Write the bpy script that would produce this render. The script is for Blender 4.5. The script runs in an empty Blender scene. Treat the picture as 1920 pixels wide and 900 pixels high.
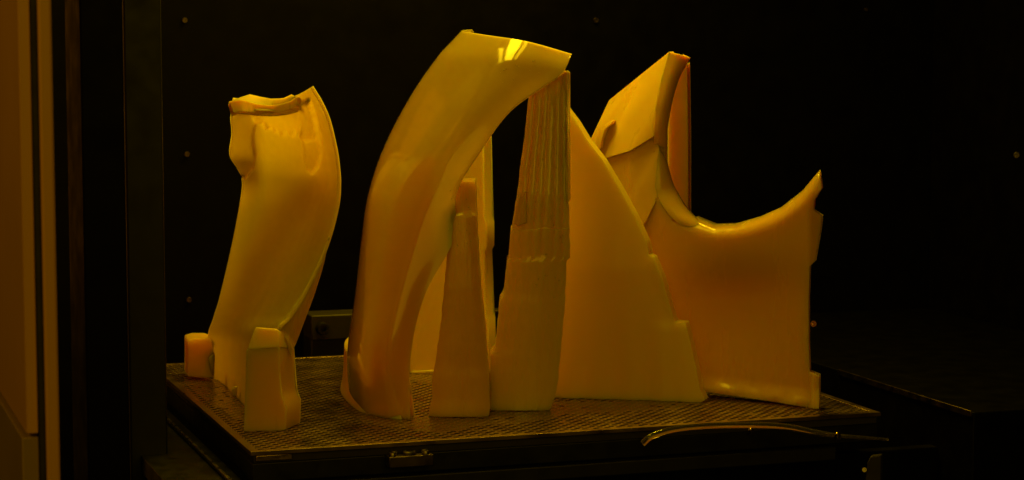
import bpy, bmesh, math, random
import numpy as np
from mathutils import Vector, Matrix, noise
from mathutils.bvhtree import BVHTree

random.seed(7)
sc = bpy.context.scene
COL = sc.collection

# ------------------------------------------------------------------ camera
F_PX = 4044.0                      # focal length in photograph pixels (1920 wide)
PITCH = math.atan(381.0 / F_PX)    # looking slightly down
CAM_H = 0.439                      # metres above the platform
cam = bpy.data.cameras.new('camera')
cam_o = bpy.data.objects.new('camera', cam)
COL.objects.link(cam_o)
cam.sensor_width = 36.0
cam.lens = 36.0 * F_PX / 1920.0
cam.clip_end = 60
cam.dof.use_dof = True
cam.dof.focus_distance = 2.52
cam.dof.aperture_fstop = 10.0
cam_o.location = (0, 0, CAM_H)
cam_o.rotation_euler = (math.pi / 2 - PITCH, 0, 0)
sc.camera = cam_o

# ------------------------------------------------------------------ world, lamps, exposure
w = bpy.data.worlds.new('World')
sc.world = w
w.use_nodes = True
bg = w.node_tree.nodes['Background']
bg.inputs[0].default_value = (1.0, 0.5, 0.05, 1)
bg.inputs[1].default_value = 0.002
vs = sc.view_settings
vs.view_transform = 'Standard'
vs.look = 'None'
vs.exposure = 0.0
vs.gamma = 1.0
vs.use_curve_mapping = False

AMBER = (1.0, 0.68, 0.008)


def lamp(name, loc, target, sx, sy, power, col=AMBER, spread=180):
    l = bpy.data.lights.new(name, 'AREA')
    l.shape = 'RECTANGLE'
    l.size, l.size_y = sx, sy
    l.energy = power
    l.color = col
    l.spread = math.radians(spread)
    o = bpy.data.objects.new(name, l)
    COL.objects.link(o)
    o.location = loc
    d = Vector(target) - Vector(loc)
    o.rotation_euler = d.to_track_quat('-Z', 'Y').to_euler()
    return o


# ceiling fixture: three parallel tubes, the middle one brightest
for (lx, pw_, wd_) in ((-0.25, 3.5, 0.16), (-0.42, 0.8, 0.07), (-0.08, 0.7, 0.07)):
    lo = lamp('ceiling_tube', (lx + 0.03, 2.64, 1.30), (lx, 2.64, 0.0), wd_, 0.66, pw_)
    lo.rotation_euler = (0, 0, math.radians(-20))
lamp('room_fill', (0.5, -0.8, 1.4), (0.0, 2.6, 0.2), 3.6, 2.0, 14.5, (1.0, 0.62, 0.008))  # unseen front fill added for upright faces, made broad to weaken its reflection
lamp('aisle_lamp', (-1.9, 1.3, 1.5), (-0.6, 2.3, 0.5), 0.8, 0.4, 5.0, (1.0, 0.55, 0.008))
lamp('rear_tube', (0.05, 3.0, 1.0), (-0.1, 2.6, 0.2), 0.5, 0.08, 6.0, (1.0, 0.64, 0.008))

# ------------------------------------------------------------------ pixel to place
CP, SP = math.cos(PITCH), math.sin(PITCH)


def ray(px, py):
    a = (px - 960.0) / F_PX
    b = -(py - 450.0) / F_PX
    return Vector((a, CP + b * SP, -SP + b * CP))


def P(px, py, Y):
    r = ray(px, py)
    t = Y / r.y
    return Vector((r.x * t, Y, CAM_H + r.z * t))


def G(px, py, z=0.0):
    r = ray(px, py)
    t = (z - CAM_H) / r.z
    return Vector((r.x * t, r.y * t, z))


ROT = math.radians(18.75)
NL = G(470, 848)
UW = Vector((math.cos(ROT), math.sin(ROT), 0))       # along the platform's front edge
UD = Vector((-math.sin(ROT), math.cos(ROT), 0))      # into the machine
PW, PD = 0.75, 0.648


def L(u, v, z=0.0):
    return NL + UW * u + UD * v + Vector((0, 0, z))


# ------------------------------------------------------------------ materials
def mat_new(name):
    m = bpy.data.materials.new(name)
    m.use_nodes = True
    nt = m.node_tree
    return m, nt, nt.nodes['Principled BSDF']


def add_noise_bump(nt, b, scale=(1, 1, 1), nscale=40, strength=0.1, dist=0.001, detail=4, rough_var=None, b2=None):
    tc = nt.nodes.new('ShaderNodeTexCoord')
    mp = nt.nodes.new('ShaderNodeMapping')
    mp.inputs['Scale'].default_value = scale
    n = nt.nodes.new('ShaderNodeTexNoise')
    n.inputs['Scale'].default_value = nscale
    n.inputs['Detail'].default_value = detail
    nt.links.new(tc.outputs['Object'], mp.inputs['Vector'])
    nt.links.new(mp.outputs[0], n.inputs['Vector'])
    bp = nt.nodes.new('ShaderNodeBump')
    bp.inputs['Strength'].default_value = strength
    bp.inputs['Distance'].default_value = dist
    nt.links.new(n.outputs['Fac'], bp.inputs['Height'])
    if b2 is not None:
        nt.links.new(b2, bp.inputs['Normal'])
    nt.links.new(bp.outputs[0], b.inputs['Normal'])
    if rough_var:
        mr = nt.nodes.new('ShaderNodeMapRange')
        mr.inputs['From Min'].default_value = 0.3
        mr.inputs['From Max'].default_value = 0.7
        mr.inputs['To Min'].default_value = rough_var[0]
        mr.inputs['To Max'].default_value = rough_var[1]
        nt.links.new(n.outputs['Fac'], mr.inputs['Value'])
        nt.links.new(mr.outputs[0], b.inputs['Roughness'])
    return tc, n, bp


def resin(name, rough=(0.12, 0.3), base=(0.86, 0.47, 0.08), streak=0.25, sss=0.9, scale=0.045, coat=0.0):
    m, nt, b = mat_new(name)
    b.subsurface_method = 'RANDOM_WALK'
    b.inputs['Base Color'].default_value = (*base, 1)
    b.inputs['Subsurface Weight'].default_value = sss
    b.inputs['Subsurface Radius'].default_value = (1.0, 0.62, 0.18)
    b.inputs['Subsurface Scale'].default_value = scale
    b.inputs['IOR'].default_value = 1.5
    b.inputs['Coat Weight'].default_value = coat
    b.inputs['Coat Roughness'].default_value = 0.06
    # fine build layers, then vertical drip streaks
    tc = nt.nodes.new('ShaderNodeTexCoord')
    mp = nt.nodes.new('ShaderNodeMapping')
    mp.inputs['Scale'].default_value = (3, 3, 320)
    n0 = nt.nodes.new('ShaderNodeTexNoise')
    n0.inputs['Scale'].default_value = 2.0
    n0.inputs['Detail'].default_value = 2
    nt.links.new(tc.outputs['Object'], mp.inputs['Vector'])
    nt.links.new(mp.outputs[0], n0.inputs['Vector'])
    bp0 = nt.nodes.new('ShaderNodeBump')
    bp0.inputs['Strength'].default_value = 0.12
    bp0.inputs['Distance'].default_value = 0.0006
    nt.links.new(n0.outputs['Fac'], bp0.inputs['Height'])
    add_noise_bump(nt, b, (60, 60, 5), 1.0, streak, 0.002, 4, rough, bp0.outputs[0])
    return m


def metal(name, col, rough, metallic=1.0, bump=0.1, nscale=60):
    m, nt, b = mat_new(name)
    b.inputs['Base Color'].default_value = (*col, 1)
    b.inputs['Metallic'].default_value = metallic
    b.inputs['Roughness'].default_value = rough
    add_noise_bump(nt, b, (1, 1, 1), nscale, bump, 0.001, 4, (max(rough - 0.1, 0.02), rough + 0.1))
    return m


M_RES = resin('resin_smooth', (0.06, 0.18), (0.80, 0.43, 0.07), streak=0.10, coat=1.0)
M_SUP = resin('resin_support', (0.25, 0.45), (0.92, 0.53, 0.1), streak=0.2, scale=0.025)
M_FIN = resin('resin_thick', (0.3, 0.5), (0.95, 0.66, 0.1), streak=0.08, scale=0.02)
M_PAN = resin('resin_matte', (0.3, 0.5), (0.90, 0.44, 0.07), streak=0.10, scale=0.06)
M_SAD = resin('resin_saddle', (0.16, 0.32), streak=0.06, scale=0.03)
M_HORN = resin('resin_wet_horn', (0.1, 0.2), (0.9, 0.52, 0.09), streak=0.06, scale=0.02, coat=0.9)
M_LIP = resin('resin_polished_edge', (0.12, 0.28), streak=0.05, scale=0.012)
M_PATCH = resin('resin_patch', (0.2, 0.4), (0.90, 0.52, 0.1), streak=0.08, scale=0.012)
M_SLAB = resin('resin_slab', (0.25, 0.4), (0.95, 0.66, 0.1), streak=0.05, scale=0.010)
M_LEAF = resin('resin_leaf', (0.25, 0.4), (0.74, 0.50, 0.09), streak=0.03, scale=0.007)
M_COL = resin('resin_wet_column', (0.12, 0.35), (0.94, 0.64, 0.12), streak=0.02, scale=0.03, coat=1.0)
M_SHEET = metal('perforated_steel', (0.36, 0.25, 0.18), 0.36, 1.0, 0.015, 25)
M_STEEL = metal('steel', (0.30, 0.26, 0.22), 0.3)
M_BLACK = metal('black_paint', (0.0015, 0.0011, 0.0009), 0.5, 0.0, 0.03, 30)
M_BLACK.node_tree.nodes['Principled BSDF'].inputs['Specular IOR Level'].default_value = 0.10
M_BLACKM = metal('black_anodised', (0.007, 0.006, 0.0045), 0.42, 0.2, 0.05, 50)
M_BROWN = metal('dark_frame_paint', (0.008, 0.0065, 0.0045), 0.5, 0.0, 0.05, 40)
M_TAN = metal('galvanised_bracket', (0.04, 0.033, 0.023), 0.5, 0.3, 0.1, 40)
M_DOOR = metal('amber_acrylic', (0.70, 0.36, 0.05), 0.4, 0.0, 0.03, 3)
M_DULL = metal('dull_steel', (0.16, 0.12, 0.08), 0.35)
M_KICK = metal('kick_panel_paint', (0.32, 0.20, 0.06), 0.45, 0.0, 0.05, 8)
M_RUB_SHADE = metal('rubber_and_hole_shade', (0.02, 0.015, 0.012), 0.7, 0.0, 0.1)
M_BRASS = metal('brass', (0.7, 0.5, 0.25), 0.25)

m, nt, b = mat_new('liquid_resin_film')
b.inputs['Base Color'].default_value = (0.06, 0.036, 0.01, 1)
b.inputs['Roughness'].default_value = 0.22
b.inputs['IOR'].default_value = 1.5
add_noise_bump(nt, b, (1, 1, 1), 90, 0.25, 0.002, 3)
M_FILM = m
m, nt, b = mat_new('clear_tubing')
b.inputs['Base Color'].default_value = (0.9, 0.8, 0.6, 1)
b.inputs['Roughness'].default_value = 0.06
b.inputs['Transmission Weight'].default_value = 0.95
b.inputs['IOR'].default_value = 1.42
M_TUBE = m
M_DROP = resin('resin_bubble', (0.02, 0.05), (0.9, 0.55, 0.15), streak=0.0, scale=0.004, coat=1.0)

# ------------------------------------------------------------------ builders


def tag(o, label=None, cat=None, group=None, kind=None):
    if label: o['label'] = label
    if cat: o['category'] = cat
    if group: o['group'] = group
    if kind: o['kind'] = kind
    return o


def empty(name, loc, label, cat, group=None):
    o = bpy.data.objects.new(name, None)
    COL.objects.link(o)
    o.location = loc
    o.empty_display_size = 0.02
    return tag(o, label, cat, group)


def link(name, bm, material, parent=None, smooth=40, bevel=0, segs=2):
    me = bpy.data.meshes.new(name)
    bmesh.ops.recalc_face_normals(bm, faces=bm.faces)
    if parent is not None:
        off = parent.location.copy()
        pp = parent.parent
        while pp is not None:
            off += pp.location
            pp = pp.parent
        bmesh.ops.translate(bm, verts=bm.verts, vec=-off)
    bm.to_mesh(me)
    bm.free()
    me.materials.append(material)
    if smooth:
        me.polygons.foreach_set('use_smooth', [True] * len(me.polygons))
        me.set_sharp_from_angle(angle=math.radians(smooth))
    o = bpy.data.objects.new(name, me)
    COL.objects.link(o)
    if parent is not None:
        o.parent = parent
    if bevel:
        md = o.modifiers.new('bevel', 'BEVEL')
        md.width = bevel
        md.segments = segs
        md.limit_method = 'ANGLE'
        md.angle_limit = math.radians(35)
    return o


def bm_box_local(bm, u0, u1, v0, v1, z0, z1):
    """box aligned with the machine"""
    vs_ = [bm.verts.new(L(u, v, z)) for z in (z0, z1) for (u, v) in ((u0, v0), (u1, v0), (u1, v1), (u0, v1))]
    for f in ((3, 2, 1, 0), (4, 5, 6, 7), (0, 1, 5, 4), (1, 2, 6, 5), (2, 3, 7, 6), (3, 0, 4, 7)):
        bm.faces.new([vs_[i] for i in f])


def box_l(name, u0, u1, v0, v1, z0, z1, material, parent=None, bevel=0.001):
    bm = bmesh.new()
    bm_box_local(bm, u0, u1, v0, v1, z0, z1)
    return link(name, bm, material, parent, 40, bevel)


def catmull(pts, n):
    """pts (k,3) -> n points along a Catmull-Rom curve"""
    pts = np.asarray(pts, float)
    k = len(pts)
    if k == 2:
        t = np.linspace(0, 1, n)[:, None]
        return pts[0] * (1 - t) + pts[1] * t
    ext = np.vstack([2 * pts[0] - pts[1], pts, 2 * pts[-1] - pts[-2]])
    out = []
    for i in range(n):
        x = i / (n - 1) * (k - 1)
        j = min(int(x), k - 2)
        t = x - j
        p0, p1, p2, p3 = ext[j], ext[j + 1], ext[j + 2], ext[j + 3]
        out.append(0.5 * (2 * p1 + (p2 - p0) * t + (2 * p0 - 5 * p1 + 4 * p2 - p3) * t * t + (3 * p1 - p0 - 3 * p2 + p3) * t ** 3))
    return np.array(out)


def surface(rows, nu, nv):
    a = np.array([catmull([tuple(p) for p in r], nv) for r in rows])      # rows x nv
    g = np.array([catmull(a[:, j], nu) for j in range(nv)])                # nv x nu
    return np.transpose(g, (1, 0, 2))                                      # nu x nv


def normals(g):
    du = np.gradient(g, axis=0)
    dv = np.gradient(g, axis=1)
    n = np.cross(du, dv)
    n /= np.maximum(np.linalg.norm(n, axis=2, keepdims=True), 1e-9)
    return n


def shell_bm(g, th, away=True, rough=0.0):
    """closed shell from a grid; th a number or (nu,nv) array; grown away from the camera"""
    n = normals(g)
    mid = g[g.shape[0] // 2, g.shape[1] // 2]
    nm = n[g.shape[0] // 2, g.shape[1] // 2]
    s = np.sign(np.dot(nm, mid - np.array([0, 0, CAM_H])))
    if not away: s = -s
    th = np.asarray(th, float)
    if th.ndim == 0: th = np.full(g.shape[:2], float(th))
    back = g + n * s * th[:, :, None]
    back[:, :, 2] = np.maximum(back[:, :, 2], np.minimum(g[:, :, 2], 0.0))
    bm = bmesh.new()
    NU, NV = g.shape[:2]
    A = [[bm.verts.new(g[i, j]) for j in range(NV)] for i in range(NU)]
    B = [[bm.verts.new(back[i, j]) for j in range(NV)] for i in range(NU)]
    for i in range(NU - 1):
        for j in range(NV - 1):
            bm.faces.new((A[i][j], A[i + 1][j], A[i + 1][j + 1], A[i][j + 1]))
            bm.faces.new((B[i][j], B[i][j + 1], B[i + 1][j + 1], B[i + 1][j]))
    for i in range(NU - 1):
        bm.faces.new((A[i][0], B[i][0], B[i + 1][0], A[i + 1][0]))
        bm.faces.new((A[i][-1], A[i + 1][-1], B[i + 1][-1], B[i][-1]))
    for j in range(NV - 1):
        bm.faces.new((A[0][j], A[0][j + 1], B[0][j + 1], B[0][j]))
        bm.faces.new((A[-1][j], B[-1][j], B[-1][j + 1], A[-1][j + 1]))
    return bm


def prism_bm(front, vec, wob=0.0, cuts=0):
    """closed prism from a front outline (3D points) pushed back by vec"""
    bm = bmesh.new()
    vec = Vector(vec)
    pts = [Vector(p) for p in front]
    if wob:
        q = []
        for i, p in enumerate(pts):
            nx = pts[(i + 1) % len(pts)]
            q.append(p)
            d = (nx - p).length
            k = int(d / 0.012)
            for j in range(1, k):
                r = p.lerp(nx, j / k)
                h = noise.noise_vector(r * 60) * wob
                q.append(r + h)
        pts = q
    A = [bm.verts.new(p) for p in pts]
    B = [bm.verts.new(p + vec) for p in pts]
    n = len(pts)
    bm.faces.new(A)
    bm.faces.new(B[::-1])
    for i in range(n):
        j = (i + 1) % n
        bm.faces.new((A[i], B[i], B[j], A[j]))
    bmesh.ops.triangulate(bm, faces=[f for f in bm.faces if len(f.verts) > 4])
    return bm


def lerp_tab(tab, x):
    xs = [t[0] for t in tab]
    ys = [t[1] for t in tab]
    return float(np.interp(x, xs, ys))


def sm(a, b, x):
    t = min(max((x - a) / (b - a), 0.0), 1.0)
    return t * t * (3 - 2 * t)


def inside(poly, x, y):
    c = False
    n = len(poly)
    for i in range(n):
        x1, y1 = poly[i]
        x2, y2 = poly[(i + 1) % n]
        if (y1 > y) != (y2 > y) and x < (x2 - x1) * (y - y1) / (y2 - y1) + x1:
            c = not c
    return c


def sheet_bm(outline, yfun, vec, step=9.0, ground=True):
    """closed curved sheet: outline traced in photograph pixels, its own distance by yfun, pushed back by vec"""
    bm = bmesh.new()
    f = bm.faces.new([bm.verts.new((x, y, 0)) for x, y in outline])
    xs = [p[0] for p in outline]
    ys = [p[1] for p in outline]
    for ax, lo, hi in ((0, min(xs), max(xs)), (1, min(ys), max(ys))):
        k = lo + step
        while k < hi - 0.5:
            co = (k, 0, 0) if ax == 0 else (0, k, 0)
            no = (1, 0, 0) if ax == 0 else (0, 1, 0)
            bmesh.ops.bisect_plane(bm, geom=bm.verts[:] + bm.edges[:] + bm.faces[:], dist=0.01, plane_co=co, plane_no=no)
            k += step
    front = bm.faces[:]
    ret = bmesh.ops.duplicate(bm, geom=front)
    vm = ret['vert_map']
    fv = set()
    for f in front:
        for v in f.verts: fv.add(v)
    pairs = [(v, vm[v]) for v in fv]
    bnd = [e for e in bm.edges if len(e.link_faces) == 1 and e.verts[0] in fv]
    for e in bnd:
        a, b_ = e.verts
        bm.faces.new((a, b_, vm[b_], vm[a]))
    for v, q in pairs:
        x, y = v.co.x, v.co.y
        p = P(x, y, yfun(x, y))
        if ground and p.z < 0.0: p.z = 0.0
        v.co = p
        d = vec(x, y) if callable(vec) else Vector(vec)
        q.co = p + d
        if ground and q.co.z < 0: q.co.z = 0
    return bm


def depth_of(g):
    dz = g[:, :, 1] * CP - (g[:, :, 2] - CAM_H) * SP
    X = 960 + F_PX * g[:, :, 0] / dz
    Yp = 450 - F_PX * (g[:, :, 1] * SP + (g[:, :, 2] - CAM_H) * CP) / dz

    def f(x, y):
        d = ((X - x) ** 2 + (Yp - y) ** 2).ravel()
        k = np.argpartition(d, 5)[:5]
        w_ = 1.0 / (d[k] + 4.0)
        return float((g[:, :, 1].ravel()[k] * w_).sum() / w_.sum())
    return f


def column_bm(levels, Y, depth, n=26, flute=None, lean=0.0):
    """upright support: levels = (py, xl, xr, dy, flute) from the top down; irregular fluted front"""
    bm = bmesh.new()
    fine = []
    levels = [(a[0], a[1], a[2], a[3] * 0.4, a[4]) for a in levels]
    for a, b_ in zip(levels[:-1], levels[1:]):
        k = max(1, int((b_[0] - a[0]) / 5))
        for q in range(k):
            t = q / k
            fine.append([a[m_] + (b_[m_] - a[m_]) * t for m_ in range(5)])
    fine.append(list(levels[-1]))
    rings = []
    for (py, xl, xr, dy, fl) in fine:
        ring = []
        Yf = Y + dy
        xl += 1.2 * noise.noise(Vector((py * 0.06, 1.3, xl * 0.001)))
        xr += 1.2 * noise.noise(Vector((py * 0.06, 7.7, xl * 0.001)))
        for i in range(n):
            t = i / (n - 1)
            bulge = -0.010 * math.sin(math.pi * t)
            f = -fl * flute(t, py) if flute and fl > 0 else 0.0
            f += 0.0004 * noise.noise(Vector((t * 14, py * 0.03, 2.0))) + 0.00015 * noise.noise(Vector((t * 40, py * 0.15, 5.0)))
            pw_ = py + (3.0 * noise.noise(Vector((t * 5, py * 0.01, 9.0))) if levels[2][0] < py < levels[-2][0] else 0.0)
            ring.append(P(xl + (xr - xl) * t, pw_, Yf + bulge + f))
        for i in range(4):
            t = 1 - i / 3
            p = P(xl + (xr - xl) * t, py, Yf)
            ring.append(Vector((p.x, p.y + depth, p.z)))
        rings.append(ring)
    V = [[bm.verts.new(p) for p in r] for r in rings]
    m_ = len(V[0])
    for a in range(len(V) - 1):
        for i in range(m_):
            j = (i + 1) % m_
            bm.faces.new((V[a][i], V[a][j], V[a + 1][j], V[a + 1][i]))
    bm.faces.new(V[0][::-1])
    bm.faces.new(V[-1])
    return bm


def tube_bm(pts, r, n=10, samples=None):
    c = catmull([tuple(p) for p in pts], samples or len(pts) * 8)
    bm = bmesh.new()
    rings = []
    for i, p in enumerate(c):
        t = c[min(i + 1, len(c) - 1)] - c[max(i - 1, 0)]
        t = Vector(t).normalized()
        a = t.cross(Vector((0, 0, 1)))
        if a.length < 1e-4: a = Vector((1, 0, 0))
        a.normalize()
        b_ = t.cross(a)
        rr = r(i / (len(c) - 1)) if callable(r) else r
        rings.append([bm.verts.new(Vector(p) + (a * math.cos(2 * math.pi * k / n) + b_ * math.sin(2 * math.pi * k / n)) * rr) for k in range(n)])
    for i in range(len(rings) - 1):
        for k in range(n):
            bm.faces.new((rings[i][k], rings[i][(k + 1) % n], rings[i + 1][(k + 1) % n], rings[i + 1][k]))
    bm.faces.new(rings[0][::-1])
    bm.faces.new(rings[-1])
    return bm


def disc_bm(center, axis, r, h, n=14, socket=0.0):
    """short screw head along axis"""
    bm = bmesh.new()
    axis = Vector(axis).normalized()
    q = axis.to_track_quat('Z', 'Y').to_matrix()
    prof = [(r, 0), (r, h * 0.7), (r * 0.85, h)]
    if socket: prof += [(socket, h), (socket, h * 0.4)]
    rings = [[bm.verts.new(Vector(center) + q @ Vector((a * math.cos(2 * math.pi * k / n), a * math.sin(2 * math.pi * k / n), z))) for k in range(n)] for a, z in prof]
    for i in range(len(rings) - 1):
        for k in range(n):
            bm.faces.new((rings[i][k], rings[i][(k + 1) % n], rings[i + 1][(k + 1) % n], rings[i + 1][k]))
    bm.faces.new(rings[0][::-1])
    bm.faces.new(rings[-1])
    return bm


# ================================================================== SETTING: the machine's chamber
floor = box_l('floor', -3.0, 3.2, -1.2, 3.0, -0.62, -0.60, M_BLACK, None, 0)
tag(floor, kind='structure')
VB = 0.86                                            # back wall distance along the depth
bw = box_l('back_wall', -0.30, 1.6, VB, VB + 0.02, -0.60, 0.9, M_BLACK, None, 0)
tag(bw, kind='structure')
rw = box_l('side_wall', 1.30, 1.32, -0.2, VB - 0.003, -0.60, 0.9, M_BLACK, None, 0)
tag(rw, kind='structure')


def on_back(px, py):
    """point of the back wall under a photograph pixel"""
    r = ray(px, py)
    c0 = Vector((0, 0, CAM_H))
    p0 = L(0, VB - 0.0005)
    t = (p0 - c0).dot(UD) / r.dot(UD)
    return c0 + r * t


for (px, py, r_) in ((346, 38, 0.0042), (350, 289, 0.0042), (354, 562, 0.0042), (1117, 38, 0.0042), (1623, 18, 0.003), (1625, 592, 0.003)):
    c = on_back(px, py)
    s = link('screw', disc_bm(c, -UD, r_, 0.003, 14, r_ * 0.5), M_DULL, bw)

# cabinet post left of the platform (left flank and narrow front face show)
def px_of(p):
    d = Vector(p) - Vector((0, 0, CAM_H))
    z = d.y * CP - d.z * SP
    return 960 + F_PX * d.x / z


def solve_u(px, v):
    lo, hi = -2.0, 2.0
    for _ in range(50):
        mid = (lo + hi) / 2
        if px_of(L(mid, v, CAM_H)) < px: lo = mid
        else: hi = mid
    return lo


vp = 0.20
u1 = solve_u(303, vp); u0 = solve_u(232, vp)
post = box_l('cabinet_post', u0, u1, vp, vp + 0.22, -0.60, 0.95, M_BROWN, None, 0.002)
tag(post, 'dark upright cabinet post left of the platform', 'post')
vq = 0.0
q1 = solve_u(231, vq) ; q0 = solve_u(150, vq)
jamb = box_l('door_jamb', q0, q1, vq, vq + 0.12, -0.60, 0.95, M_BLACK, None, 0.002)
tag(jamb, 'black upright door jamb beside the amber screen', 'jamb')
vd = -0.42
d1 = solve_u(97, vd); dg = solve_u(72, vd); dg0 = solve_u(59, vd); d0 = solve_u(-120, vd)
door = empty('safety_screen', L(d0, vd, -0.6), 'amber safety screen at the left edge with dark vertical seal', 'screen')
box_l('edge_strip', dg, d1, vd, vd + 0.03, -0.60, 0.95, M_DOOR, door, 0.002)
box_l('seal', dg0, dg, vd + 0.006, vd + 0.03, -0.60, 0.95, M_RUB_SHADE, door, 0.001)
zk = P(66, 815, L(dg0, vd).y).z
box_l('pane', dg0 - 0.010, dg0 - 0.0005, vd + 0.006, vd + 1.3, zk, 0.95, M_DOOR, door, 0.001)
box_l('kick_panel', dg0 - 0.014, dg0 - 0.0005, vd + 0.006, vd + 1.3, -0.60, zk - 0.003, M_KICK, door, 0.001)

# counter to the right of the platform, the light line on its edge made as a thin added strip
ga, gb = G(1825, 773), G(1560, 700)
ue = (ga - NL).dot(UW)
ct = box_l('machine_counter', ue, 1.295, (ga - NL).dot(UD) , VB - 0.004, -0.45, 0.0, M_BLACK, None, 0.0015)
tag(ct, kind='structure')

tr = box_l('counter_edge_light', ue - 0.003, ue - 0.0002, (ga - NL).dot(UD) + 0.001, (gb - NL).dot(UD) + 0.02, -0.006, 0.0015, M_DULL, None, 0.0005)
tag(tr, 'thin strip standing for the light line along the dark counter edge at right', 'highlight')

# ================================================================== BUILD PLATFORM
plat = empty('build_platform', NL, 'wide perforated steel build platform under the yellow resin parts', 'platform')
PITCH_H = 0.0097                    # staggered holes, rows at 45 degrees to the edge
RH = 0.0039
AX = PITCH_H * math.sqrt(2) / 2
cache = {}
verts, faces = [], []


def vkey(u, v, z):
    k = (round(u * 20000), round(v * 20000), round(z * 20000))
    if k not in cache:
        cache[k] = len(verts)
        verts.append(L(u, v, z) - NL)
    return cache[k]


wet = [[(640, 745), (690, 772), (770, 780), (860, 782), (960, 765), (1040, 750), (1180, 750), (1320, 750), (1330, 758), (1250, 768), (1120, 776), (1010, 790), (900, 800), (830, 812), (740, 800), (680, 792)],
       [(345, 712), (400, 708), (450, 728), (466, 765), (450, 790), (415, 770), (380, 742)],
       [(765, 698), (920, 698), (925, 716), (770, 722)], [(1320, 735), (1540, 762), (1535, 771), (1400, 754)]]
capf = []


def wet_here(u, v):
    p = L(u, v)
    d = p - Vector((0, 0, CAM_H))
    z = d.y * CP - d.z * SP
    x, y = 960 + F_PX * d.x / z, 450 - F_PX * (d.y * SP + d.z * CP) / z
    n_ = noise.noise(p * 28)
    if any(inside(w_, x + n_ * 14, y + n_ * 6) for w_ in wet): return random.random() < 0.93
    return random.random() < (0.10 if n_ > 0.3 else 0.012)


wallf = []
nu_, nv_ = int(PW / AX) - 1, int(PD / AX) - 1
for iu in range(1, nu_ + 1):
    for iv in range(1, nv_ + 1):
        if (iu + iv) % 2: continue
        u_, v_ = iu * AX, iv * AX
        ring = [(math.cos(math.radians(45 * k)), math.sin(math.radians(45 * k)), AX if k % 2 == 0 else PITCH_H / 2) for k in range(8)]
        o_ = [vkey(u_ + c * r_, v_ + s_ * r_, 0.0) for (c, s_, r_) in ring]
        jx = 0.0
        base = len(verts)
        for (f_, z) in ((1.0, jx), (0.95, -0.0003), (0.95, -0.0035)):
            for (c, s_, r_) in ring: verts.append(L(u_ + c * RH * f_, v_ + s_ * RH * f_, z) - NL)
        for k in range(8):
            k2 = (k + 1) % 8
            faces.append((o_[k], o_[k2], base + k2, base + k))
            faces.append((base + k, base + k2, base + 8 + k2, base + 8 + k))
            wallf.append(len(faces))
            faces.append((base + 8 + k, base + 8 + k2, base + 16 + k2, base + 16 + k))
        if wet_here(u_, v_):
            capf.append(len(faces))
            faces.append(tuple(base + k for k in range(8)))
me = bpy.data.meshes.new('perforated_sheet')
me.from_pydata(verts, [], faces)
me.materials.append(M_SHEET)
me.materials.append(M_FILM)
me.materials.append(M_RUB_SHADE)
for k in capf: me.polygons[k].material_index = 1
for k in wallf: me.polygons[k].material_index = 2  # steel hole walls coloured dark, shade put into the recesses for contrast
o = bpy.data.objects.new('perforated_sheet', me)
COL.objects.link(o)
o.parent = plat
# plain margins round the perforated field, a hair proud
mg = 0.009
box_l('margin', 0, PW, 0, mg, -0.004, 0.0006, M_SHEET, plat, 0.0004)
box_l('margin', 0, PW, PD - mg, PD, -0.004, 0.0006, M_SHEET, plat, 0.0004)
box_l('margin', 0, mg, mg, PD - mg, -0.004, 0.0004, M_SHEET, plat, 0.0004)
box_l('margin', PW - mg, PW, mg, PD - mg, -0.004, 0.0004, M_SHEET, plat, 0.0004)
box_l('drip_pan', 0.004, PW - 0.004, 0.004, PD - 0.004, -0.0125, -0.0045, M_RUB_SHADE, plat, 0)
box_l('front_beam', 0.002, PW - 0.002, 0.003, 0.030, -0.034, -0.013, M_BLACKM, plat, 0.0012)
box_l('side_beam', 0.003, 0.028, 0.031, PD - 0.003, -0.034, -0.013, M_BLACKM, plat, 0.0012)
box_l('side_beam', PW - 0.028, PW - 0.003, 0.031, PD - 0.003, -0.034, -0.013, M_BLACKM, plat, 0.0012)
box_l('lower_rail', 0.004, PW - 0.06, -0.004, 0.022, -0.052, -0.036, M_BROWN, plat, 0.0015)
box_l('corner_plate', 0.006, 0.045, 0.0005, 0.0028, -0.0105, -0.0045, M_BRASS, plat, 0.0006)
bk = empty('clamp_bracket', L(0.155, -0.002, -0.022), 'small steel bracket with round screw heads on the platform front', 'bracket')
box_l('base', 0.148, 0.198, -0.016, 0.002, -0.024, -0.012, M_DULL, bk, 0.0008)
for (uu, vv, rr) in ((0.153, -0.011, 0.004), (0.157, -0.002, 0.004), (0.173, -0.007, 0.0075), (0.190, -0.011, 0.004), (0.191, -0.002, 0.004)):
    link('screw_head', disc_bm(L(uu, vv, -0.012), (0, 0, 1), rr, 0.004, 16, rr * 0.5), M_STEEL, bk)
# tray at the left below the platform
tray = box_l('side_tray', -0.085, -0.004, 0.0, PD, -0.055, -0.035, M_BLACKM, None, 0.001)
tag(tray, 'dark metal side tray below the left edge of the platform', 'tray')
arm = box_l('lift_arm', -0.022, -0.018, -0.0, PD, -0.034, -0.030, M_STEEL, None, 0.0008)
tag(arm, 'thin steel lip running along the dark side tray', 'strip')
# cabinet front under the platform
fp = box_l('lower_front_panel', -0.02, PW + 0.3, 0.05, 0.07, -0.58, -0.056, M_BLACK, None, 0.002)
tag(fp, kind='structure')

# ================================================================== RESIN PARTS
random.seed(11)


def pr(rows):
    return [[P(*p) if len(p) == 3 else G(*p) for p in r] for r in rows]


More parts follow.
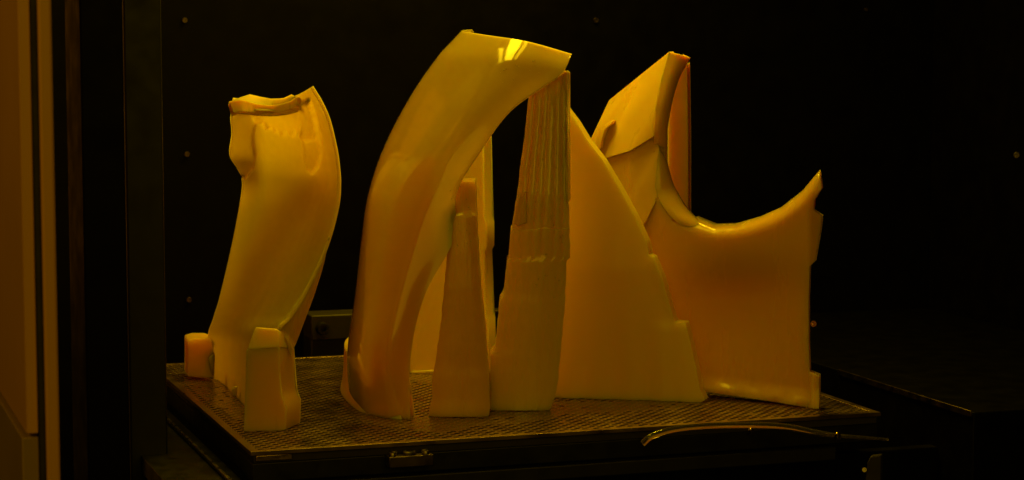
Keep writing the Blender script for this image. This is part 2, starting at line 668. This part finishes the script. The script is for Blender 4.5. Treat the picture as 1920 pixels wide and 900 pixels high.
# ---------------------------------------------------------------- A: curved panel at the left
A = empty('curved_panel', G(440, 750), 'curved amber resin panel with ragged top lip standing at the left', 'resin part')
rowsA = pr([
    [(392, 708), (415, 718), (442, 744), (474, 778)],
    [(389, 634, 2.7520), (424, 632, 2.6840), (465, 632, 2.5700), (511, 634, 2.4070)],
    [(400, 595, 2.7510), (438, 592, 2.6920), (488, 590, 2.5850), (543, 590, 2.4220)],
    [(412, 555, 2.7500), (452, 552, 2.7020), (508, 548, 2.6000), (567, 552, 2.4410)],
    [(432, 470, 2.7450), (480, 465, 2.7220), (543, 460, 2.6300), (607, 468, 2.4800)],
    [(447, 395, 2.7350), (500, 390, 2.7320), (570, 380, 2.6600), (629, 390, 2.5070)],
    [(456, 345, 2.7180), (503, 340, 2.7340), (582, 338, 2.6720), (633, 345, 2.5180)],
    [(446, 319, 2.7080), (503, 314, 2.7320), (582, 308, 2.6720), (631, 312, 2.5200)],
    [(430, 290, 2.6950), (500, 288, 2.7260), (578, 280, 2.6700), (626, 278, 2.5200)],
    [(434, 250, 2.6750), (500, 248, 2.7120), (570, 240, 2.6600), (614, 228, 2.5120)],
    [(432, 219, 2.6550), (498, 216, 2.6960), (560, 208, 2.6500), (600, 195, 2.5080)],
    [(440, 188, 2.6350), (500, 190, 2.6770), (546, 184, 2.6400), (582, 165, 2.5000)],
])
gA = surface(rowsA, 180, 90)
dA = depth_of(gA)
# relief moulded into the face: stepped pad at the right, scalloped support stubs under the lip
scal = [(470, 200), (574, 196)]
x = 572.0
while x > 474:
    wd = random.uniform(12, 19)
    h = 18 + 24 * sm(490, 545, x) + random.uniform(-6, 6)
    scal += [(x, 214 + h * 0.65), (x - wd * 0.2, 214 + h * 0.92), (x - wd * 0.45, 214 + h), (x - wd * 0.75, 214 + h * 0.92)]
    x -= wd
fl1 = [(425, 205), (470, 210), (478, 235), (474, 262), (480, 290), (474, 318), (458, 336), (440, 320), (420, 290)]
pad1 = [(558, 192), (580, 184), (592, 215), (599, 259), (574, 262), (566, 258), (573, 235), (566, 215)]
pad2 = [(569, 258), (600, 256), (603, 290), (597, 312), (585, 326), (576, 318), (572, 290)]
dzA = gA[:, :, 1] * CP - (gA[:, :, 2] - CAM_H) * SP
pxA = 960 + F_PX * gA[:, :, 0] / dzA
pyA = 450 - F_PX * (gA[:, :, 1] * SP + (gA[:, :, 2] - CAM_H) * CP) / dzA
off = np.zeros(gA.shape[:2])
for i in range(gA.shape[0]):
    for j in range(gA.shape[1]):
        x, y = pxA[i, j], pyA[i, j]
        if y > 340: continue
        if inside(fl1, x, y): off[i, j] = 0.004
        elif inside(pad1, x, y): off[i, j] = 0.006
        elif inside(pad2, x, y): off[i, j] = 0.003
        elif inside(scal, x, y): off[i, j] = 0.0075 - 0.0045 * sm(212, 250, y)
for _ in range(2):
    o2 = off.copy()
    o2[1:-1, 1:-1] = (off[1:-1, 1:-1] * 2 + off[:-2, 1:-1] + off[2:, 1:-1] + off[1:-1, :-2] + off[1:-1, 2:]) / 6
    off = o2
nA = normals(gA)
nA *= -np.sign((nA * (gA - np.array([0, 0, CAM_H]))).sum(axis=2, keepdims=True))
baseA = gA.copy()
gA = gA + nA * off[:, :, None]
oA = link('shell', shell_bm(gA, 0.0042), M_PAN, A, 50, 0.0)
# near edge: a side wall that widens towards the foot
rA1 = pr([[(480, 785), (511, 634, 2.4055), (528, 610, 2.4125), (552, 576, 2.429), (580, 530, 2.4515), (604, 476, 2.476), (615, 443, 2.4885)]])[0]
rA2 = [G(532, 772), P(545, 672, 2.424), P(556, 642, 2.434), P(572, 600, 2.448), P(591, 548, 2.467), P(609, 488, 2.487), P(615, 444, 2.4895)]
rA1 = [p + Vector((0.0012, 0.002, 0)) for p in rA1]
link('edge_web', shell_bm(surface([rA1, [a.lerp(b_, 0.5) + Vector((0.001, -0.0015, 0)) for a, b_ in zip(rA1, rA2)], rA2], 12, 60), np.tile(0.006 * np.sqrt(np.linspace(1, 0.004, 60)), (12, 1))), M_PATCH, A, 50, 0.0)
# feet
f1 = [P(462, 656, 2.392), P(478, 614, 2.40), P(516, 617, 2.405), P(524, 622, 2.407), P(523, 652, 2.397), G(527, 742) + Vector((0, -0.14, 0.0))]
f1 = [P(462, 656, 2.385), P(523, 652, 2.39), P(527, 735, 2.39), P(530, 748, 2.388), P(537, 762, 2.386), P(536, 798, 2.386), P(535, 806, 2.386), P(495, 810, 2.384), P(457, 810, 2.382), P(458, 780, 2.382), P(461, 720, 2.384)]
link('foot_block', prism_bm(f1, (0.012, 0.045, 0), 0.0012), M_SUP, A, 35, 0.0018)
f1b = [P(462, 656, 2.3845), P(478, 613, 2.396), P(516, 616, 2.400), P(526, 622, 2.402), P(523, 652, 2.3895)]
link('foot_cap', prism_bm(f1b, (0.010, 0.032, -0.006)), M_SUP, A, 35, 0.0015)
f2 = [P(352, 638, 2.745), P(365, 634, 2.745), P(390, 634, 2.742), P(408, 641, 2.732), P(404, 658, 2.732), P(392, 672, 2.732), P(395, 692, 2.732), P(402, 711, 2.732), P(380, 709, 2.738), P(352, 706, 2.745)]
link('foot_block', prism_bm(f2, (-0.012, 0.05, 0), 0.001), M_PAN, A, 35, 0.0015)
# rubble of melted support between the feet
for (x, y, s) in ((400, 700, 16), (418, 706, 13), (434, 722, 12), (448, 735, 12), (440, 742, 9), (455, 748, 8)):
    c = G(x, y)
    ring = []
    k = 7
    for i in range(k):
        a = 2 * math.pi * i / k
        ring.append((a, s * random.uniform(0.8, 1.1)))
    pts = [P(x + r_ * math.cos(a) * 0.8, y - s * 0.9 + r_ * 1.25 * math.sin(a), c.y - 0.014) for a, r_ in ring]
    link('melted_lump', prism_bm(pts, (0.008, 0.02, 0), 0.001), M_SUP, A, 50, 0.003, 3)
# top lip with ragged teeth below it
lipf = pr([[(430, 190, 2.62), (452, 187, 2.625), (480, 194, 2.645), (510, 197, 2.645), (538, 192, 2.625), (556, 182, 2.60)],
           [(438, 211, 2.617), (455, 208, 2.622), (480, 211, 2.642), (510, 212, 2.642), (538, 206, 2.622), (556, 197, 2.597)]])
link('top_lip', shell_bm(surface(lipf, 6, 30), 0.016), M_PATCH, A, 40, 0.0025, 3)
back = [P(437, 187, 2.635), P(452, 181, 2.65), P(468, 176, 2.67), P(490, 181, 2.672), P(512, 185, 2.67), P(532, 183, 2.65), P(547, 176, 2.63), P(556, 181, 2.615), P(540, 193, 2.625), P(510, 198, 2.65), P(480, 196, 2.65), P(450, 190, 2.63)]
link('rim', prism_bm(back, (0.0, 0.012, -0.01)), M_PAN, A, 40, 0.0012)
# ---------------------------------------------------------------- B: tall arched blade with its support columns
B = empty('arched_blade', G(705, 760), 'tall glossy arched resin blade leaning right onto a ribbed support column', 'resin part')
rowsB = pr([
    [(690, 705), (652, 738), (676, 770), (722, 783), (768, 786)],
    [(682, 640, 2.70), (652, 648, 2.60), (676, 660, 2.50), (722, 664, 2.463), (771, 660, 2.466)],
    [(690, 545, 2.70), (666, 548, 2.59), (690, 555, 2.51), (738, 558, 2.472), (797, 552, 2.472)],
    [(700, 450, 2.70), (677, 450, 2.59), (706, 450, 2.52), (765, 448, 2.482), (852, 446, 2.480)],
    [(715, 365, 2.70), (690, 365, 2.59), (724, 365, 2.53), (786, 365, 2.492), (856, 360, 2.484)],
    [(745, 275, 2.69), (720, 275, 2.60), (760, 282, 2.538), (825, 285, 2.501), (902, 280, 2.494)],
    [(795, 180, 2.68), (770, 180, 2.605), (818, 190, 2.549), (885, 200, 2.514), (960, 203, 2.507)],
    [(840, 108, 2.675), (820, 108, 2.610), (872, 122, 2.559), (945, 138, 2.527), (1046, 143, 2.526)],
    [(860, 75, 2.675), (846, 80, 2.618), (897, 92, 2.569), (968, 106, 2.537), (1063, 122, 2.537)],
    [(885, 55, 2.68), (866, 58, 2.632), (915, 66, 2.587), (990, 78, 2.558), (1072, 101, 2.558)],
])
gB = surface(rowsB, 110, 60)
pad = [(805, 300), (785, 303), (765, 325), (745, 360), (730, 420), (718, 500), (705, 600), (695, 700), (690, 795), (775, 795), (768, 700), (772, 600), (785, 550), (806, 480), (803, 400), (804, 340)]
thB = np.full(gB.shape[:2], 0.0045)
for i in range(gB.shape[0]):
    for j in range(gB.shape[1]):
        p = gB[i, j]
        dz = (p[1]) * CP - (p[2] - CAM_H) * SP
        x_ = 960 + F_PX * p[0] / dz
        y_ = 450 - F_PX * (p[1] * SP + (p[2] - CAM_H) * CP) / dz
        if inside(pad, x_, y_): thB[i, j] = 0.018
for _ in range(4):
    thB[1:-1, 1:-1] = (thB[1:-1, 1:-1] * 2 + thB[:-2, 1:-1] + thB[2:, 1:-1] + thB[1:-1, :-2] + thB[1:-1, 2:]) / 6
shB = link('shell', shell_bm(gB, thB), M_RES, B, 40, 0.0)
brim = []
for (x, y) in ((676, 690), (645, 712), (638, 730), (646, 748), (672, 770), (705, 780), (735, 785), (752, 787)):
    brim.append(G(x, y))
rowsbr = [[p + Vector((0, 0, 0.0)) for p in brim], [p + (Vector((G(720, 720).x, G(720, 720).y, 0)) - p) * 0.06 + Vector((0, 0, 0.016)) for p in brim], [p + (Vector((G(720, 720).x, G(720, 720).y, 0)) - p) * 0.10 + Vector((0, 0, 0.055)) for p in brim]]
link('brim', shell_bm(surface(rowsbr, 12, 40), 0.008), M_SUP, B, 60)


def flute(t, py):
    # vertical drip ridges: unequal widths, fading in and out with height
    v = 0.0
    for (c, w_, a, y0, y1) in ((0.09, 0.075, 0.9, 130, 380), (0.27, 0.085, 1.0, 150, 440), (0.45, 0.07, 0.8, 130, 500), (0.63, 0.09, 1.0, 160, 460), (0.80, 0.06, 0.8, 140, 490), (0.94, 0.05, 1.0, 150, 480)):
        c += 0.012 * noise.noise(Vector((c * 30, py * 0.02, 0)))
        k = sm(y0, y0 + 40, py) * (1 - sm(y1 - 70, y1, py) * 0.7)
        v = max(v, 1.3 * a * k * max(0.0, 1 - ((t - c) / w_) ** 2) ** 0.8)
    return v


YC = G(970, 770).y + 0.012
lev = [(112, 1012, 1060, 0.11, 0.001), (132, 1003, 1060, 0.08, 0.0015), (150, 996, 1060, 0.065, 0.002), (180, 991, 1063, 0.04, 0.0025), (235, 986, 1063, 0.02, 0.003), (310, 976, 1064, 0.01, 0.003),
       (365, 970, 1065, 0, 0.003), (385, 966, 1067, 0, 0.003), (428, 960, 1068, -0.002, 0.002), (430, 958, 1068.5, -0.005, 0.003), (470, 954, 1069, -0.005, 0.002), (484, 953, 1069, -0.005, 0.0015),
       (488, 950, 1063, -0.008, 0.001), (545, 945, 1060, -0.008, 0.001), (556, 941, 1060, -0.0085, 0.0005), (562, 937, 1060, -0.0095, 0.0005), (606, 933, 1056, -0.012, 0.0005), (655, 928, 1052, -0.012, 0.001), (665, 919, 1051, -0.0125, 0.001), (710, 919, 1047, -0.015, 0.001), (745, 919, 1040, -0.018, 0.0005), (762, 918, 1034, -0.019, 0.0005), (770, 921, 1030, -0.019, 0.0005)]
col = link('support_column', column_bm(lev, YC, 0.05, 90, flute), M_COL, B, 40)
col_rib = [P(1055, 140, YC + 0.026), P(1059, 132, YC + 0.026), P(1064, 136, YC + 0.026), P(1064, 330, YC - 0.004), P(1065, 378, YC - 0.005), P(1062, 381, YC - 0.005), P(1058, 300, YC - 0.002), P(1055, 190, YC + 0.012)]
link('rib', prism_bm(col_rib, (0.004, 0.03, 0)), M_PATCH, col, 35, 0.0008)
for (x0, y0, x1, y1, dy) in ((974, 372, 964, 424, -0.003),):
    r_ = [P(x0, y0, YC + dy), P(x0 + 12, y0 - 14, YC + dy - 0.006), P(x0 + 14, y1 - 6, YC + dy - 0.007), P(x1 + 8, y1, YC + dy - 0.005), P(x1, y1 - 4, YC + dy)]
    link('rib', prism_bm(r_, (0.002, 0.02, 0)), M_PATCH, col, 35, 0.0012)
lev2 = [(340, 846, 890, 0.07, 0.0), (352, 842, 892, 0.06, 0.0), (398, 838, 893, 0.03, 0.001), (404, 836, 894, 0.02, 0.001), (470, 838, 897, 0.004, 0.0015), (540, 833, 901, -0.006, 0.002), (600, 827, 908, -0.008, 0.002), (655, 820, 912, -0.010, 0.002), (690, 814, 916, -0.010, 0.002), (705, 811, 917, -0.012, 0.002), (750, 810, 918, -0.014, 0.002), (764, 806, 919, -0.016, 0.002), (778, 804, 917, -0.017, 0.002), (782, 808, 914, -0.016, 0.002)]
sup = link('short_support', column_bm(lev2, G(860, 782).y + 0.012, 0.06, 40, lambda t, py: 0.5 + 0.5 * math.sin(t * 9)), M_SUP, B, 40)
# resin bubbles and droplets stuck to the blade and the column


def drops(host, parent, spots):
    off_ = Vector((0, 0, 0))
    q = host
    while q is not None:
        off_ += q.location
        q = q.parent
    tree = BVHTree.FromPolygons([v.co + off_ for v in host.data.vertices], [tuple(p.vertices) for p in host.data.polygons])
    bmd = bmesh.new()
    c0 = Vector((0, 0, CAM_H))
    for (x, y, r_) in spots:
        hit, nn, idx, dist = tree.ray_cast(c0, ray(x, y).normalized())
        if hit is None: continue
        bmesh.ops.create_icosphere(bmd, subdivisions=2, radius=r_, matrix=Matrix.Translation(hit + Vector((0, r_ * 0.35, 0))))
    o = link('droplets', bmd, M_DROP, parent, 60)
    o['kind'] = 'stuff'
    return o


sp = [(1000, 115, 0.0012), (968, 122, 0.001), (972, 125, 0.0009), (945, 131, 0.0012), (951, 130, 0.0009), (993, 133, 0.001), (1010, 137, 0.001), (963, 149, 0.0011), (942, 155, 0.0009), (1022, 93, 0.0008), (1053, 107, 0.0007), (918, 117, 0.0008), (938, 137, 0.0008)]
for k in range(8):
    sp.append((random.uniform(840, 856), random.uniform(345, 480), random.uniform(0.0006, 0.001)))
drops(shB, B, sp)
drops(col, B, [(random.uniform(1000, 1060), random.uniform(160, 560), random.uniform(0.0005, 0.0011)) for k in range(70)])
drops(sup, B, [(random.uniform(840, 888), random.uniform(345, 480), random.uniform(0.0005, 0.0010)) for k in range(18)])

# ---------------------------------------------------------------- C: upright slab behind the blade
C = empty('upright_slab', G(840, 702), 'plain yellow upright resin slab mostly hidden behind the arched blade', 'resin part')
YS = G(775, 700).y
sl = [P(768, 701, YS + 0.0000), P(762, 640, YS + 0.0079), P(764, 560, YS + 0.0183), P(780, 440, YS + 0.0339), P(800, 340, YS + 0.0469), P(850, 262, YS + 0.0571), P(907, 255, YS + 0.0580), P(908, 408, YS + 0.0381), P(913, 418, YS + 0.0368), P(913, 463, YS + 0.0309), P(909, 472, YS + 0.0298), P(910, 590, YS + 0.0144), P(915, 600, YS + 0.0131), P(916, 655, YS + 0.0060), P(919, 702, YS + -0.0001)]
link('wall', prism_bm(sl, (0.01, 0.03, 0)), M_SLAB, C, 40, 0.002)
brr = [P(770, 701, YS - 0.004), P(770, 696, YS - 0.004), P(810, 694, YS - 0.004), P(918, 694, YS - 0.004), P(920, 701, YS - 0.004)]
link('brim', prism_bm(brr, (0.005, 0.02, 0)), M_SUP, C, 40, 0.002)

# ---------------------------------------------------------------- D: sail shaped fin
D = empty('sail_fin', G(1180, 750), 'broad sail shaped yellow resin fin behind the ribbed column', 'resin part')
outD = [(1022, 746), (1025, 455), (1036, 235), (1046, 190), (1055, 193), (1064, 207), (1080, 228), (1100, 261), (1130, 300), (1160, 350), (1190, 405), (1212, 453), (1217, 477), (1225, 482), (1241, 521), (1254, 568), (1262, 597), (1266, 603), (1285, 605), (1291, 628), (1305, 690), (1313, 733), (1322, 750), (1312, 756), (1215, 753), (1110, 750)]


def yD(x, y):
    yb = 2.607 + (2.574 - 2.607) * (x - 1020) / 300.0
    k = (750 - y) / 540.0
    bul = 0.016 * math.sin(math.pi * min(max((x - 1010) / 280.0, 0), 1))
    r_ = yb + 0.055 * max(k, 0) ** 1.3 - bul * min(1, max(k, 0) * 2.2)
    r_ -= 0.002 * sm(1205, 1222, x - (y - 480) * 0.42) * sm(470, 490, y) * (1 - sm(590, 604, y))
    r_ -= 0.0025 * sm(1215, 1255, x) * sm(600, 616, y)
    r_ += 0.0012 * math.sin(x * 0.11) * sm(560, 700, y)
    return r_


link('shell', sheet_bm(outD, yD, (0.006, 0.018, 0), 7), M_FIN, D, 50, 0.002, 3)

# ---------------------------------------------------------------- E: saddle panel with tall leaf
E_ = empty('saddle_panel', G(1430, 752), 'yellow resin panel with scooped saddle edge and tall leaf at right', 'resin part')
bl, br = G(1280, 727), G(1532, 765)


def yl(x, dz=0.0):
    t = (x - 1200) / (1532 - 1200)
    return 2.66 + (br.y - 2.66) * t + dz


inE = [(1255, 97), (1240, 150), (1229, 205), (1226, 255), (1231, 295), (1230, 340), (1236, 376), (1262, 413), (1307, 442), (1349, 446), (1400, 440), (1450, 423), (1495, 395), (1533, 357)]
ouE = [(1295, 108), (1273, 150), (1258, 205), (1251, 255), (1254, 297), (1262, 338), (1282, 380), (1306, 407), (1340, 421), (1378, 420), (1424, 407), (1464, 389), (1504, 358), (1536, 320)]
yiE = [2.722, 2.695, 2.668, 2.652, 2.645, 2.643, yl(1236) - 0.001] + [yl(p[0]) - 0.001 for p in inE[7:]]
yoE = [2.748, 2.728, 2.705, 2.692, 2.686, 2.682, 2.668, yl(1306) + 0.032, yl(1340) + 0.032] + [yl(p[0]) + 0.032 for p in ouE[9:12]] + [yl(1504) + 0.026, yl(1532) + 0.016]
outE = [(1200, 716), (1200, 440), (1216, 404), (1230, 370), (1236, 376), (1250, 398), (1262, 411), (1285, 411)] + ouE[7:] + [(1541, 353), (1527, 375), (1525, 394), (1541, 405), (1538, 431), (1532, 466), (1528, 490), (1518, 500), (1516, 560), (1516, 640), (1518, 697), (1536, 705), (1536, 740), (1535, 767), (1530, 767), (1460, 755), (1380, 743), (1290, 730)]
yiE[8] += 0.005
yoE[8] += 0.004


def yE(x, y):
    r_ = yl(min(x, 1532))
    if x > 1262:
        iy, oy = lerp_tab(inE[7:], x), lerp_tab(ouE[7:], x)
        q = min(max((iy + 4 - y) / (iy + 4 - oy), 0.0), 1.0)
        r_ += (0.032 - 0.014 * sm(1480, 1536, x)) * (1 - math.sqrt(max(0.0, 1 - q * q * 0.985)))
    r_ -= 0.006 * sm(1519, 1523, x) * (sm(690, 700, y))
    r_ += 0.010 * sm(1514, 1536, x) * (1 - sm(500, 520, y)) * sm(360, 400, y)
    r_ -= 0.010 * sm(0.0, 1.0, (y - (700 + (x - 1322) * 0.13)) / 34.0) * (0.8 + 0.4 * noise.noise(Vector((x * 0.03, y * 0.05, 0))))
    r_ += 0.016 * sm(450, 560, y) * math.exp(-((y - 580) / 130.0) ** 2) * math.exp(-((x - 1380) / 110.0) ** 2)
    return r_


link('shell', sheet_bm(outE, yE, (0.004, 0.016, 0), 4), M_SAD, E_, 60, 0.0)
def quarter(a, b_, deg, k):
    d = b_ - a
    q = math.radians(deg)
    return a + Vector((d.x, k * d.x, d.z)) * math.sin(q) + Vector((0, d.y - k * d.x, 0)) * (1 - math.cos(q))


def yF(x, y):
    r_ = lerp_tab([(1128, 2.726), (1180, 2.686), (1228, 2.672), (1240, 2.671)], x)
    r_ -= 0.00018 * (y - (262 + (1228 - x) * 0.36))
    d = (x - 1226) + (y - 300) * 0.55            # faint diagonal fold
    return r_ - 0.0025 * sm(-10, 4, d) + 0.0008 * noise.noise(Vector((x * 0.03, y * 0.03, 3)))


# cut edge of the leaf
rI = [P(x, y, d) for (x, y), d in zip(inE[:4] + [(1231, 300), (1234, 330)], [2.722, 2.697, 2.674, 2.664] + [2.690, 2.705])]
rO = [P(x, y, d) for (x, y), d in zip(ouE[:4] + [(1252, 300), (1258, 335)], yoE[:4] + [2.706, 2.715])]
link('leaf_edge', shell_bm(surface([[quarter(a, b_, k, 0.0) for a, b_ in zip(rI, rO)] for k in (0, 22, 45, 68, 90)], 20, 60), 0.010), M_LIP, E_, 50, 0.0)
# pointed horn flowing down into the saddle's lip
hI = [P(x, y, yF(x, y) - 0.0006) for (x, y) in ((1236, 281), (1233, 300), (1230, 340), (1231, 360))] + [P(1245, 390, yl(1245) - 0.002), P(1268, 416, yl(1268) - 0.001), P(1307, 442, yl(1307) + 0.005)]
hO = [P(1237.5, 280, 2.672), P(1250, 300, 2.684), P(1261, 338, 2.686), P(1272, 362, 2.680), P(1288, 388, 2.668), P(1308, 408, yl(1308) + 0.032), P(1340, 421, yl(1340) + 0.036)]
link('saddle_horn', shell_bm(surface([[quarter(a, b_, k, -0.6 * sm(3, 5, t)) for t, (a, b_) in enumerate(zip(hI, hO))] for k in (0, 22, 45, 68, 90)], 24, 80), 0.009), M_HORN, E_, 50, 0.0)
# tall leaf
leaf = [P(1107, 262, 2.735), P(1142, 188, 2.775), P(1200, 141, 2.748)] + [p + Vector((0, 0.0005, 0)) for p in rI[:4]] + [P(1180, 283, 2.675), P(1130, 298, 2.715)]
link('leaf', prism_bm(leaf, (0.007, 0.012, 0.0)), M_LEAF, E_, 40, 0.0)
# facets and hook below the leaf
fa = [(1128, 294), (1180, 277), (1228, 252), (1236, 281), (1233, 300), (1230, 340), (1232, 362), (1232, 372), (1212, 412), (1195, 442), (1165, 380)]
link('facet', sheet_bm(fa, yF, (0.01, 0.02, 0), 5, False), M_LEAF, E_, 50, 0.0)
hk = [P(1113, 272, 2.72), P(1122, 245, 2.725), P(1132, 235, 2.725), P(1150, 224, 2.72), P(1148, 231, 2.717), P(1134, 243, 2.717), P(1128, 262, 2.713), P(1127, 278, 2.712), P(1119, 284, 2.714)]
link('hook', prism_bm(hk, (0.006, 0.02, 0)), M_LEAF, E_, 40, 0.0015)
# upright plank behind the saddle
pl = [P(1252, 560, 2.775), P(1252, 150, 2.775), P(1270, 120, 2.775), P(1288, 118, 2.775), P(1290, 250, 2.775), P(1290, 560, 2.775), P(1290, 695, 2.775), P(1252, 695, 2.775)]
link('back_plank', prism_bm(pl, (0.008, 0.05, 0)), M_SUP, E_, 40, 0.0012)

# ================================================================== SMALL THINGS
# clear hose along the platform front
hp = [P(1205, 832, 2.31), P(1222, 818, 2.31), P(1260, 806, 2.32), (P(1320, 799, 2.34)), P(1400, 797, 2.36), P(1470, 800, 2.38), P(1530, 811, 2.40), P(1570, 817, 2.41), P(1610, 820, 2.42), P(1665, 824, 2.44)]
hose = link('clear_hose', tube_bm(hp, lambda t: 0.0035 if t < 0.6 else 0.0035 - 0.002 * (t - 0.6) / 0.4, 12, 90), M_TUBE, None, 60)
tag(hose, 'clear plastic hose looping along the platform front at right', 'hose')
for k, (x, y, Y) in enumerate(((1408, 810, 2.35), (1570, 818, 2.40))):
    bm = bmesh.new()
    bm2 = tube_bm([P(x - 5, y + 4, Y), P(x - 2, y - 4, Y - 0.006), P(x + 3, y - 5, Y - 0.004), P(x + 4, y + 6, Y)], 0.0016, 8, 20)
    bm.free()
    cl = link('hose_clip', bm2, M_BRASS, None, 60)
    tag(cl, ['small shiny clip under the middle of the clear hose', 'small shiny clip near the thin right end of the hose'][k], 'clip', 'clips on the clear hose')
# bracket bar behind the platform
rb = empty('rear_bracket', L(0.16, 0.70, -0.1), 'tan metal bracket box with round boss behind the platform', 'bracket')
vb = 0.72
ub0, ub1 = solve_u(578, vb), solve_u(690, vb)
zt = P(620, 589, L((ub0 + ub1) / 2, vb).y).z
box_l('box', ub0, ub1, vb, vb + 0.05, -0.2, zt - 0.034, M_BROWN, rb, 0.002)
box_l('top_plate', ub0, solve_u(900, vb), vb - 0.004, vb + 0.05, zt - 0.036, zt, M_TAN, rb, 0.002)
link('boss', disc_bm(L(solve_u(597, vb), vb - 0.004, zt - 0.018), -UD, 0.009, 0.012, 20, 0.004), M_BLACKM, rb)
rr_ = box_l('rear_rail', solve_u(898, vb), solve_u(1300, vb), vb + 0.002, vb + 0.03, zt - 0.008, zt - 0.0045, M_TAN, None, 0.001)
tag(rr_, 'thin tan rail seen in the dark gap between the columns', 'rail')
# brass knob right of the saddle panel
kc = P(1527, 608, 2.72)
kn = link('brass_knob', disc_bm(kc, (-0.3, -1, 0.2), 0.0045, 0.008, 16, 0.002), M_BRASS, None)
tag(kn, 'small brass knob peeping out right of the saddle panel', 'knob')
# bracket under the right end
fbk = empty('frame_bracket', P(1635, 890, 2.4), 'tan upright bracket below the platform at the lower right', 'bracket')
bx = [P(1622, 905, 2.40), P(1626, 868, 2.40), P(1632, 856, 2.40), P(1652, 854, 2.402), P(1652, 905, 2.402)]
link('upright', prism_bm(bx, (0.004, 0.012, 0)), M_TAN, fbk, 40, 0.001)
link('bolt', disc_bm(P(1620, 881, 2.395), (0, -1, 0.2), 0.003, 0.003, 12, 0.0015), M_STEEL, fbk)
# bolt on the right side wall
bt = link('wall_bolt', disc_bm(P(1907, 291, 2.60), (-0.4, -1, 0), 0.004, 0.004, 14, 0.002), M_STEEL, None)
tag(bt, 'round bolt head on the dark wall at the right edge', 'bolt')
